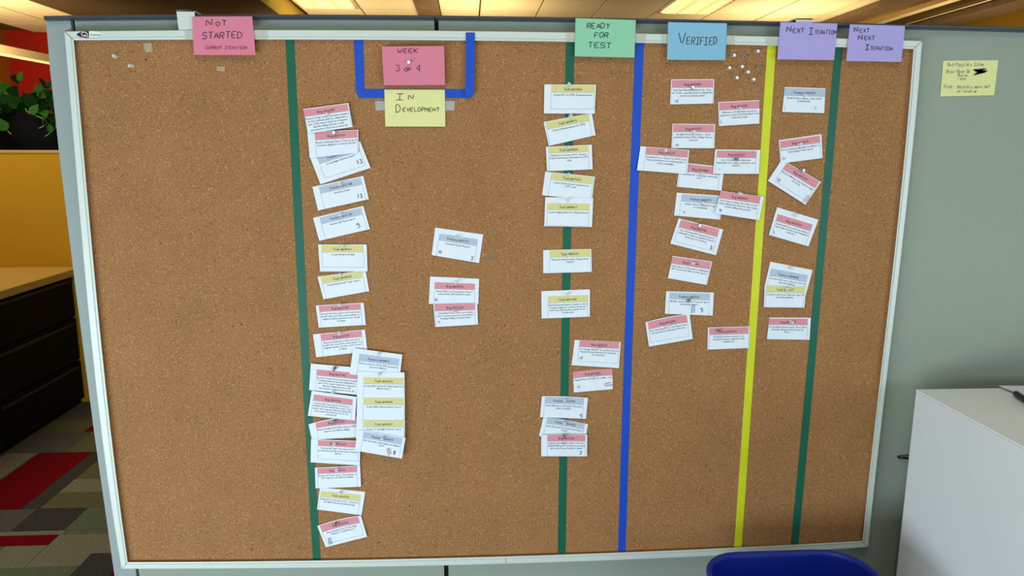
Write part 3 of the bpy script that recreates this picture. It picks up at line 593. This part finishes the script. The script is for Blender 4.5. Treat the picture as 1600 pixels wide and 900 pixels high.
# ------------------------------------------------------------------ printed cards
HM = {'Bug': M['pinkhead'], 'Task': M['yellowhead'], 'Feature': M['bluehead']}
HN = {'Bug': 'pink', 'Task': 'yellow', 'Feature': 'grey-blue'}
SA = "Reserve Detail report: Sometimes (maybe|border) indicates that the selling title is|part of the report detail else it appears|that the selling title has a total|associated to it from the previous $?"
CARDS = [  # kind, number, body, corners TL TR BR BL, (u0,u1,v0,v1,frame bottom), layer, amp, bow, pin, marks, where
 ('Bug', '66345', SA, (473.6,170.4,544.3,160.9,551.1,198.3,480.7,208.7), (.0,.975,.03,.31,1.1), 3, 2, 0, ('c',512,179), [], 'top of the In Development column'),
 ('Bug', '65939', "Reserve Summary Report: Title of report|should be displayed on bottom left side", (480,206,559.7,202.7,560.3,238.3,484,247), (.14,.985,.02,.33,1.1), 2, 2, 0, ('w',522,208.5), [], 'second from the top of the In Development column'),
 ('Feature', '66189', "5.0 Spotlight Sellouts report", (484.4,246,562.7,220.7,579,262.4,500.7,288), (.12,.93,.05,.31,.85), 1, 2, 0, None, [('13',558,257,6.5,'marker')], 'third in the In Development column'),
 ('Feature', '65188', "Reserve Detail", (488,292,567.7,274.9,576.4,311.3,497,328.9), (.12,.95,.05,.33,1.1), 0, 2, 0, ('c',532.4,287.3), [('13',558.5,310,5.8,'marker')], 'fourth in the In Development column'),
 ('Feature', '65189', "Reserve By Team report", (489,340.4,567.7,321.7,578,358,498.9,376.4), (.12,.95,.05,.33,1.1), 0, 2, 0, ('c',531.7,334), [('5',559,355.5,6.5,'marker')], 'fifth in the In Development column'),
 ('Task', '64061', "Create Reserve Detail", (497,382,573,382,574.4,424,500,424.3), (.06,.93,.03,.28,.84), 1, 2, 0, ('c',536.4,385), [], 'sixth in the In Development column'),
 ('Task', '64058', "Create Reserve By Team report", (496,432.4,571,422,577,455,505.3,467.7), (.06,.93,.03,.32,1.1), 0, 2, 0, ('c',531.6,429), [], 'seventh in the In Development column'),
 ('Bug', '66338', "Reserve by Team report: Red text colour|should only occur if the event number is a|negative number else Font color should|be black.", (493.3,477.3,568.3,473,571.7,507.6,498,512), (.06,.93,.03,.29,1.1), 0, 2, 0, ('c',531,476.5), [], 'eighth in the In Development column'),
 ('Bug', '66347', "Reserve Detail report: Red text colour|should only occur if the event number is a|negative number else font colour should|be black", (489,522.4,570.4,515,574,549,494,558.3), (.14,.93,.03,.31,1.1), 0, 1, 0, ('c',530.5,520), [], 'ninth in the In Development column'),
 ('Bug', '66342', SA, (485.7,568,561,574.5,558,617,483,609.3), (.13,1.0,.2,.42,1.1), 2, 1, 0, ('g',523.3,574.5), [], 'tenth in the In Development column'),
 ('Bug', '66336', "Reserve By Team report: A border to|indicate that the selling title is part of the|report else it appears that the selling title|has a total associated to it from the|previous $?", (487,610.5,557.3,620,554.8,657,481,649.6), (.06,.92,.13,.37,1.1), 3, 1, 0, ('c',520,613), [], 'eleventh in the In Development column'),
 ('Bug', '66350', "Reserve Detail report Time stamps on PDF|export is cut off from display", (482,663,558,651,560,683,487.3,687), (.14,.98,.05,.34,1.1), 1, 1, 3, ('g',523.3,657.3), [], 'twelfth in the In Development column'),
 ('Bug', '66332', "Reserve By Team: The names are too|presented properly on the report, they are|half cut.", (486,686,563.5,689,562,727.3,485.3,722.3), (.14,.97,.03,.27,.82), 2, 1, 0, ('c',522.7,693), [], 'thirteenth in the In Development column'),
 ('Bug', '66337', "Reserve by Team report: Time Stamp on|PDF export is cut off from display", (492,730.7,562.7,727.3,564,760.4,493,763), (.05,.93,.03,.3,1.1), 1, 2, 0, ('c',526.7,733), [], 'fourteenth in the In Development column'),
 ('Task', '66092', "Related to work item 66091 - Create 5.0|Spotlight Sellouts parameter page", (500,761.3,570.7,768.4,565,805,495.3,796), (.03,.92,.15,.41,1.1), 0, 2, 0, ('c',532,769), [], 'second from the bottom of the In Development column'),
 ('Bug', '66358', "Data missing in the 5.0 Spotlight|Sellouts - Details Report", (495.7,822,564,805.7,573.7,838.7,509,855), (.05,.93,.03,.32,.87), 1, 2, 2.5, ('g',524.7,816.5), [], 'bottom of the In Development column'),
 ('Feature', '64476', "Remove Jobs for ETPL EAR Quarterly|report by Master", (552,544,628.7,554,624,594,546,584.7), (.14,.95,.18,.44,1.1), 3, 1, 0, ('c',592,552.5), [], 'top of the side stack'),
 ('Task', '64062', "Create EAR Quarterly Client Report by|Master report", (559,580,632,582,632.5,624,557.5,623.5), (.13,.985,.21,.44,1.1), 4, 1, 0, ('c',593,584), [], 'second in the side stack'),
 ('Task', '64083', "Create EAR Sellouts Report report", (558,621.5,632.5,622,632.5,661,557,660), (.13,.985,.01,.27,1.1), 5, 1, 0, None, [], 'third in the side stack'),
 ('Task', '64067', "Create 5.0 Spotlight Sellouts report", (557.5,656.3,632.8,656.8,632,695,556,697), (.13,.985,.01,.27,1.1), 6, .5, 0, None, [], 'fourth in the side stack'),
 ('Feature', '64477', "EAR Quarterly Client Report by Master|report", (559.7,671.2,633.7,684,628,716.7,554,703.7), (.12,.94,.05,.34,1.1), 7, 1, 0, ('c',598.7,683), [('8',614.5,709.5,5.2,'marker')], 'bottom of the side stack'),
 ('Feature', '65771', "Scheduled Event Report", (680,355.6,755,366.4,748.6,411,674.4,398.6), (.1,.91,.19,.42,1.1), 0, 2, 0, ('c',712.4,370), [('H',686,396,5.5,'bluepen'),('2',736,405.5,5,'marker')], 'torn at its left edge, below the yellow card'),
 ('Bug', '65874', "Recon Filter by Discrepancy Report|comes back with Limited results.", (672,432,748.6,435.6,747.4,475,670,474.8), (.1,.92,.2,.44,1.1), 0, 1, 0, ('c',712,441), [('H',680,470.5,5,'bluepen')], 'upper of the two overlapping in the middle'),
 ('Bug', '67634', '"Scheduled Date" Filter non-mobile|report returns incorrect data when a|Pending Selling Schedule exists', (677,474.4,745.6,473,747,507,680,511), (.02,.95,.01,.32,1.1), 1, 1, 0, ('c',710.5,487), [('H',685,505,3.8,'faintpen')], 'lower of the two overlapping in the middle'),
 ('Task', '63452', "Create ETL for ETPL Datawarehouse", (850.7,131.7,931.3,132.3,929.3,177.6,849.7,177.3), (.13,.98,.02,.27,.84), 1, 2, 0, ('c',889,132.5), [], 'top of the Ready For Test column'),
 ('Task', '64410', "Create Datawarehouse for ETPL", (849.3,190.7,924.7,176.7,930.7,211.3,857.6,228), (.03,.93,.03,.31,1.1), 0, 2, 0, ('c',891,181.5), [], 'second in the Ready For Test column'),
 ('Task', '64464', "Related to work item 66136 - Reserve|Details Add Reserve information to ETPL|Cube", (853,229.3,924.7,226,926,264.7,854.7,267.3), (.05,.93,.03,.27,1.1), 1, 2, 0, ('c',888,230.5), [], 'third in the Ready For Test column'),
 ('Task', '69060', "create inventory spot measures for|ETPL cube", (852,268,929.3,276,925,313,847,305), (.12,.98,.03,.31,1.1), 0, 1, 0, ('c',888.7,272.5), [], 'fourth in the Ready For Test column'),
 ('Task', '84411', "Create staging tables for datawarehouse", (852,308,927,309.3,925,354.7,850.3,353.3), (.05,.93,.2,.43,.97), 1, 2, 0, ('c',887,312.5), [], 'fifth in the Ready For Test column'),
 ('Task', '63633', "Research Implementing Change Data|Capture", (848.8,390.8,923.9,389,924.9,424.8,848.8,427), (.13,.98,.02,.32,1.1), 0, 2, 0, ('c',887,399), [], 'sixth in the Ready For Test column'),
 ('Task', '61646', "Event Placement Report: Option to show|Program Segments on Event Placement|with Copy. By Franchise and By Hour -|Portal work", (845.9,455,921.7,452,921.7,494.8,846.2,497.7), (.13,.96,.2,.44,1.1), 0, 2, 0, ('c',886.4,459.5), [], 'seventh in the Ready For Test column'),
 ('Bug', '65564', "On Change Submit - by Log Day Report|displays franchise/movie for as Needs,|for each feed", (898,531,970,534.2,967.2,575.2,893,570.6), (.11,.97,.01,.26,.82), 0, 2, 0, ('c',933,543.5), [('LI',906,560.5,3,'greypen')], 'upper of two between the green and blue tape'),
 ('Bug', '65435', "Change Days of Week: Tue to Mon - Sun", (895,580.9,957,576.4,957.4,608,896.3,613.3), (.0,1,.0,.31,1.1), 0, 2, 1, ('c',929,588), [('H',903,607,5,'faintpen')], 'lower of two between the green and blue tape'),
 ('Feature', '66908', "Event Placement w/Copyby Franchise|Report Update", (846.7,619,918.7,621.6,915.7,654.4,843.7,651.7), (.07,.92,.04,.34,1.1), 1, 1, 1, ('c',882,624.5), [('5',906.5,651.8,4.5,'marker')], 'third from the bottom of the Ready For Test column'),
 ('Feature', '66825', "Event Placement w/Copyby Hour Report|Update", (849.3,651,919,662.7,914,690,842,681.3), (.09,.93,.0,.32,1.1), 0, .5, 1, ('c',881,659.5), [], 'second from the bottom of the Ready For Test column'),
 ('Bug', '66538', "EVENT PLACEMENT WITH COPY BY|FRANCHISE and BY HOUR not showing|ALL in the Phones Ready At column", (845.7,679.7,917.6,679,917.3,713,845.6,713), (.13,.96,.02,.31,1.1), 2, 1, 1, ('g',880.4,680.5), [('2',906,709.5,4.6,'marker')], 'bottom of the Ready For Test column'),
 ('Bug', '65940', "Sales Spot Placement Report w/o Copy|for Order - Log date does not display the|correct Log Day/Log date", (1048.8,123.9,1116,123.7,1115,161.7,1046.8,163.2), (.02,.98,.03,.33,1.1), 0, 2, 0, ('w',1081,136.5), [('LI',1055,159.5,3.4,'greypen')], 'top of the Verified column'),
 ('Bug', '66185', "Difference in format when reports are|exported to excel, from Embedded vs the|Oasis web portal", (1122.2,159.4,1186.7,156.2,1186.7,193,1123.2,197), (.02,1,.03,.34,1.1), 0, 2, 0, ('c',1155,170), [('2',1125.5,192.5,3.5,'faintpen')], 'beside the yellow tape near its top'),
 ('Bug', '65971', "Spotlight Inventory Report - Error|generated when Filter Selling Titles is|selected", (1051,193.3,1117.5,194,1116.4,231.6,1049,231.3), (.02,.98,.03,.33,1.1), 0, 2, 0, ('c',1083,206), [('LI',1056,228,3,'greypen')], 'second down at the left of the Verified column'),
 ('Bug', '64440', "Placement w/ Copy page numbering|error", (1062.5,253.5,1132,261,1127.2,298,1057.5,291.8), (.03,.92,.04,.35,1.1), 0, 1, 0, ('c',1096,271), [], 'partly hidden under two others'),
 ('Bug', '65235', "Scheduled Promo Report for ENT Users|web portal button not returning list of|active campaigns", (1000.8,228.4,1077,234.4,1073.8,272,995.3,266), (.12,.98,.02,.31,1.1), 1, 2, 0, ('c',1040,235.5), [], 'touching the long blue tape'),
 ('Bug', '65627', "Spot Constraints by Advertiser|Application error when constraint is not|selected", (1117.8,233.3,1188.2,234.4,1185.7,271.7,1114,271.3), (.04,.92,.05,.33,1.1), 1, 2, 0, ('g',1149,248), [('L-',1123,266,2.6,'faintpen')], 'third down beside the yellow tape'),
 ('Feature', '65971', "Update Cannon Metadata Logs -|on rebranding.", (1057.5,301,1128.7,306,1125.5,343.2,1053.3,336.7), (.11,.97,.05,.35,1.1), 0, 1, 0, ('c',1097,317), [('H',1068,333,3.4,'faintpen')], 'overlapped at its right in Verified column'),
 ('Bug', '64430', "TN Ordered Selling Title Filter should|retain selling titles when the date range|crosses selling title periods", (1126.5,298,1193.4,307.4,1186.4,344,1116.4,333.4), (.0,.93,.01,.31,1.1), 2, 2, 0, ('c',1155,302.5), [('H',1124.5,330.5,4.2,'bluepen')], 'tilted over the yellow tape line'),
 ('Bug', '66746', "Non Working BW Summary Report|mismatch in what is required between|detail and CS products", (1060.4,341,1130,358.6,1118.8,398.8,1047.3,380.6), (.06,.92,.03,.32,.87), 0, 2, 0, ('w',1091.5,351.8), [('3',1109.5,388.5,4.8,'marker')], 'strongly tilted in the middle of the Verified column'),
 ('Bug', '65680', "Usage Report: Unknown not displaying|the correct user who ran the report.", (1050.9,399.8,1112.8,408.7,1104.5,445.2,1043.2,434.6), (.0,.98,.03,.33,1.1), 0, 2, 0, ('c',1081,411.5), [], 'below the strongly tilted one in the Verified column'),
 ('Feature', '65561', "Modify report layout w/ Copy for Spot|placement report", (1041,455,1115.4,457.2,1113.7,493.2,1038.8,490.2), (.07,.92,.05,.33,1.1), 0, 2, 0, ('g',1075,469), [('5',1095,487,5.5,'marker')], 'with a blue clip in the lower Verified column'),
 ('Bug', '66045', "Non-Working BW by any Report date|wrong value for Exception Reserve", (1008.3,503.7,1077.7,490.9,1082.5,529.6,1014,541.7), (.05,.93,.03,.31,.85), 1, 2, 2, ('c',1045,508), [], 'bottom left of the Verified column'),
 ('Bug', '65063', "Scheduled sections report is not|showing Program Segment media|assignments", (1106.2,511.8,1171.2,509.9,1171.1,543.8,1105.2,546.3), (.03,.98,.03,.33,1.1), 0, 2, 0, ('g',1121,515.5), [], 'bottom right of the Verified column'),
 ('Feature', '63359', "Break Position report - Add A & B|position info", (1226.1,135.9,1290,138,1287.8,176.8,1221.8,174.9), (.0,1,.03,.33,1.1), 0, 2, 0, ('c',1256,149), [('2',1273,170,4,'faintpen'),('L',1226,170,3.5,'faintpen')], 'top of the Next Iteration column'),
 ('Bug', '66209', "Error posting media with top billable to|Open Apply Costs report", (1217,219,1283.6,209.6,1285.3,247,1219.5,255.5), (.02,.96,.05,.34,1.1), 0, 2, 0, ('c',1249,225.5), [('L-',1224,249,3.5,'greypen')], 'second in the Next Iteration column'),
 ('Bug', '66103', "Bill Spots Missing Copy Report: Login|incorrect", (1221.7,249.2,1282.8,284.2,1258.7,320,1199.7,282.5), (.13,.97,.02,.3,.86), 1, 2, 0, ('w',1252,266.5), [('H',1214.5,283,5.5,'bluepen')], 'steeply tilted in the Next Iteration column'),
 ('Bug', '66200', "Email Audit by the rate must stamp of|report date and time needs changing to|local time", (1214.2,323.8,1278.8,343.3,1263.3,385,1201.3,367), (.06,.92,.22,.46,1.1), 0, 2, 0, ('c',1241.5,336), [('L',1208.5,364,4.4,'greypen')], 'fourth in the Next Iteration column'),
 ('Feature', '64085', "Consume QA source data into QA CB|reporting database", (1203.7,408.9,1269.8,421.8,1258.9,462,1193.9,451.3), (.05,.93,.23,.49,1.1), 0, 1, 0, ('c',1234,418), [], 'fifth in the Next Iteration column'),
 ('Task', '61077', "Consume QA source data into QA CB|reporting database", (1194.9,446,1260,448,1256.9,480.6,1193.4,480), (.03,.97,.02,.3,1.1), 1, 1, 0, ('c',1227,450), [], 'sixth in the Next Iteration column'),
 ('Bug', '65198', "5.0 Spotlight Sellouts report. Error when|selecting selling periods for any the|future", (1202,496.1,1267,496.4,1265,531,1198,529.9), (.0,.93,.05,.33,1.1), 0, 2, 0, ('c',1235.5,502.5), [], 'bottom of the Next Iteration column'),
]
rc = random.Random(11)
def card(kind, num, body, c, fr, layer, amp, bow, pn, marks, where):
    C4 = [(c[0], c[1]), (c[2], c[3]), (c[4], c[5]), (c[6], c[7])]
    base = .0012 + layer * .0020; A_ = amp * .0009
    o, P = paper('index_card', C4, base, M['paper'], A_, bow, .0003, 8, 5, rc.uniform(0, .0008))
    tag(o, '%s %s card, %s header, %s' % (kind, num, HN[kind], where.replace('column', 'column')), 'card', 'printed index cards')
    u0, u1, v0, v1, vf = fr
    uvpatch('header_band', P, u0, u1, v0, v1, .00012, HM[kind], o)
    a, b2, c2, d2 = [Vector(P(*q)) for q in ((0, 0), (1, 0), (1, 1), (0, 1))]
    W = ((b2 - a).length + (c2 - d2).length) / 2; H = ((d2 - a).length + (c2 - b2).length) / 2
    lu, lv = .0007 / W, .0007 / H; ve = min(vf, 1.0)
    vs, fs = [], []
    def seg(ua, ub, va, vb, n):
        b0 = len(vs)
        for i in range(n + 1):
            t = i / n
            if ub - ua > vb - va: vs.extend([P(ua + (ub - ua) * t, va, .00012), P(ua + (ub - ua) * t, vb, .00012)])
            else: vs.extend([P(ua, va + (vb - va) * t, .00012), P(ub, va + (vb - va) * t, .00012)])
        fs.extend([(b0 + 2 * i, b0 + 2 * i + 1, b0 + 2 * i + 3, b0 + 2 * i + 2) for i in range(n)])
    seg(u0, u0 + lu, v1, ve, 5)
    if u1 < .99: seg(u1 - lu, u1, v1, ve, 5)
    if vf < 1: seg(u0, u1, vf, vf + lv, 8)
    seg(u0, u1, v1, v1 + lv, 8)
    me('border_line', vs, fs, M['line'], o)
    tvs, tfs = [], []
    uc = (u0 + u1) / 2
    def put(v2, f2, vb, k):
        b0 = len(tvs)
        tvs.extend(P(uc + x * k / W, vb - y / H, .00028) for x, y in v2); tfs.extend(tuple(q + b0 for q in f) for f in f2)
    v2, f2 = text_mesh('%s #%s' % (kind, num), .0078, .014)
    put(v2, f2, v1 - (v1 - v0) * .24, 1)
    lines = body.split('|'); pitch = .0060
    if len(lines) > 4: pitch = min(pitch, (1 - v1 - .06) * H / len(lines))
    TM = [text_mesh(ln, .0056, .010) for ln in lines]; wmax = (u1 - u0) * W * .96
    k = min([1] + [wmax / (max(x for x, y in t[0]) - min(x for x, y in t[0])) for t in TM])
    for i, t in enumerate(TM): put(t[0], t[1], v1 + (.0072 + i * pitch) / H, k)
    me('printed_text', tvs, tfs, M['ink'], o)
    for (s_2, x, y, h, mm) in marks:
        off = base + A_ + .0006
        r_ = ribbon(strokes(s_2, x, y, h, h * .55, math.atan2(c[3] - c[1], c[2] - c[0]), 0, 3), .8, off, 'handwriting', M[mm]); r_.parent = o
    if pn:
        pin(pn[0], pn[1], pn[2], base + .0006, '%s pushpin in the %s card %s' % ({'c': 'clear', 'w': 'white', 'g': 'smoky grey'}[pn[0]], kind, where.replace(' of the ', ' of ').replace(' in the ', ' in ')), 'pushpins holding cards')
for c in CARDS: card(*c)
PI = math.pi
clip(515.5, 847, 9, 3.4, -PI / 2 - .25, .0055, M['wire_blue'], 'blue paper clip on the bottom card of the In Development column')
clip(608, 707, 9, 3.6, -PI / 2 - .3, .0168, M['wire_red'], 'dark red paper clip on the bottom card of the side stack')
clip(951.5, 600.3, 10, 3.6, -PI - .12, .0035, M['wire_pink'], 'pink paper clip on the right edge of the Bug 65435 card')
clip(1083, 484.5, 11, 3.6, -PI / 2 + .05, .0035, M['wire_blue'], 'blue paper clip on the Feature 65561 card')
clip(1259.5, 312.5, 10, 4, -PI / 3, .006, M['wire_pink'], 'pink paper clip on the steeply tilted Bug 66103 card')

# ------------------------------------------------------------------ white cabinet, sheet, pen, plug, bin
zt = .868
wc = tag(empty('white_cabinet', (2.2, -.5, 0)), 'white box cabinet standing in front of the partition at the right', 'cabinet')
bx = 1.8345
box('body', bx, 2.75, -1.05, -.065, .0, zt - .004, M['white'], wc, .003)
box('top', bx - .0005, 2.7505, -1.0505, -.0645, zt - .0038, zt, M['whitetop'], wc, .0015)
p = [Zp(1551, 606, zt + .001), Zp(1640, 604, zt + .001), Zp(1690, 640, zt + .001), Zp(1580, 618, zt + .001)]
sh = [(2.03, -.068), (2.34, -.068), (2.36, -.28), (2.06, -.29)]
vs = [(x, y, zt + .0006 + (.006 if i == 0 else 0)) for i, (x, y) in enumerate(sh)] ; vs += [(x, y, z + .0004) for x, y, z in vs]
tag(me('paper_sheet', vs, [(3, 2, 1, 0), (4, 5, 6, 7), (0, 1, 5, 4), (1, 2, 6, 5), (2, 3, 7, 6), (3, 0, 4, 7)], M['paper']), 'white paper sheet lying on the white cabinet', 'paper')
q0, q1 = Vector(Zp(1586.5, 614.5, zt + .008)), Vector(Zp(1602, 624.5, zt + .008)); dv = (q1 - q0).normalized()
pe = tag(empty('pen', q0), 'black marker pen lying on the white cabinet', 'pen')
v1, f1 = tube_data([[q0 + dv * .003, q0 + dv * .05]], .0068, 12); kid(me('pen_cap', v1, f1, M['penb'], None), pe)
v1, f1 = tube_data([[q0 + dv * .05, q0 + dv * .13]], .0060, 12); kid(me('barrel', v1, f1, M['penb'], None), pe)
v1, f1 = tube_data([[q0, q0 + dv * .003]], .0052, 12); kid(me('cap_end', v1, f1, M['penb'], None), pe)
h0 = Vector(B(1406.5, 715, -.012)); v1, f1 = tube_data([[h0 + Vector((-.0005, .008, -.001)), h0 + Vector((-.0005, -.002, -.001))], [h0 + Vector((-.003, -.002, .0)), h0 + Vector((.012, -.003, 0)), h0 + Vector((.03, -.003, -.004))]], .0030, 8)
tag(me('cable_stub', v1, f1, M['penb'], None, True), 'small black cable stub on the partition beside the white cabinet', 'cable')
# recycling bin
def rr(cx, cy, hx, hy, r, n=7):
    out = []
    for (sx, sy, a0) in ((1, 1, 0), (-1, 1, PI / 2), (-1, -1, PI), (1, -1, 3 * PI / 2)):
        for t in np.linspace(0, PI / 2, n): out.append((cx + sx * (hx - r) + r * math.cos(a0 + t), cy + sy * (hy - r) + r * math.sin(a0 + t)))
    return out
zr = .499; cx, cy = 1.512, -.245
secs = [(.150, .085, .05, .0), (.155, .09, .05, .006), (.176, .128, .085, zr - .035), (.185, .136, .09, zr - .03), (.188, .139, .093, zr - .004), (.186, .137, .092, zr), (.179, .130, .087, zr), (.176, .127, .084, zr - .01), (.165, .118, .075, zr - .2), (.152, .087, .05, .01)]
vs, fs = [], []
for hx, hy, r, z in secs: vs += [(x, y, z) for x, y in rr(cx, cy, hx, hy, r)]
n = 28
for i in range(len(secs) - 1):
    for k in range(n): fs.append((i * n + k, i * n + (k + 1) % n, (i + 1) * n + (k + 1) % n, (i + 1) * n + k))
fs.append(tuple(range(n - 1, -1, -1))); fs.append(tuple((len(secs) - 1) * n + k for k in range(n)))
tag(me('recycling_bin', vs, fs, M['bin'], None, True), 'open blue plastic recycling bin below the board at right', 'bin')
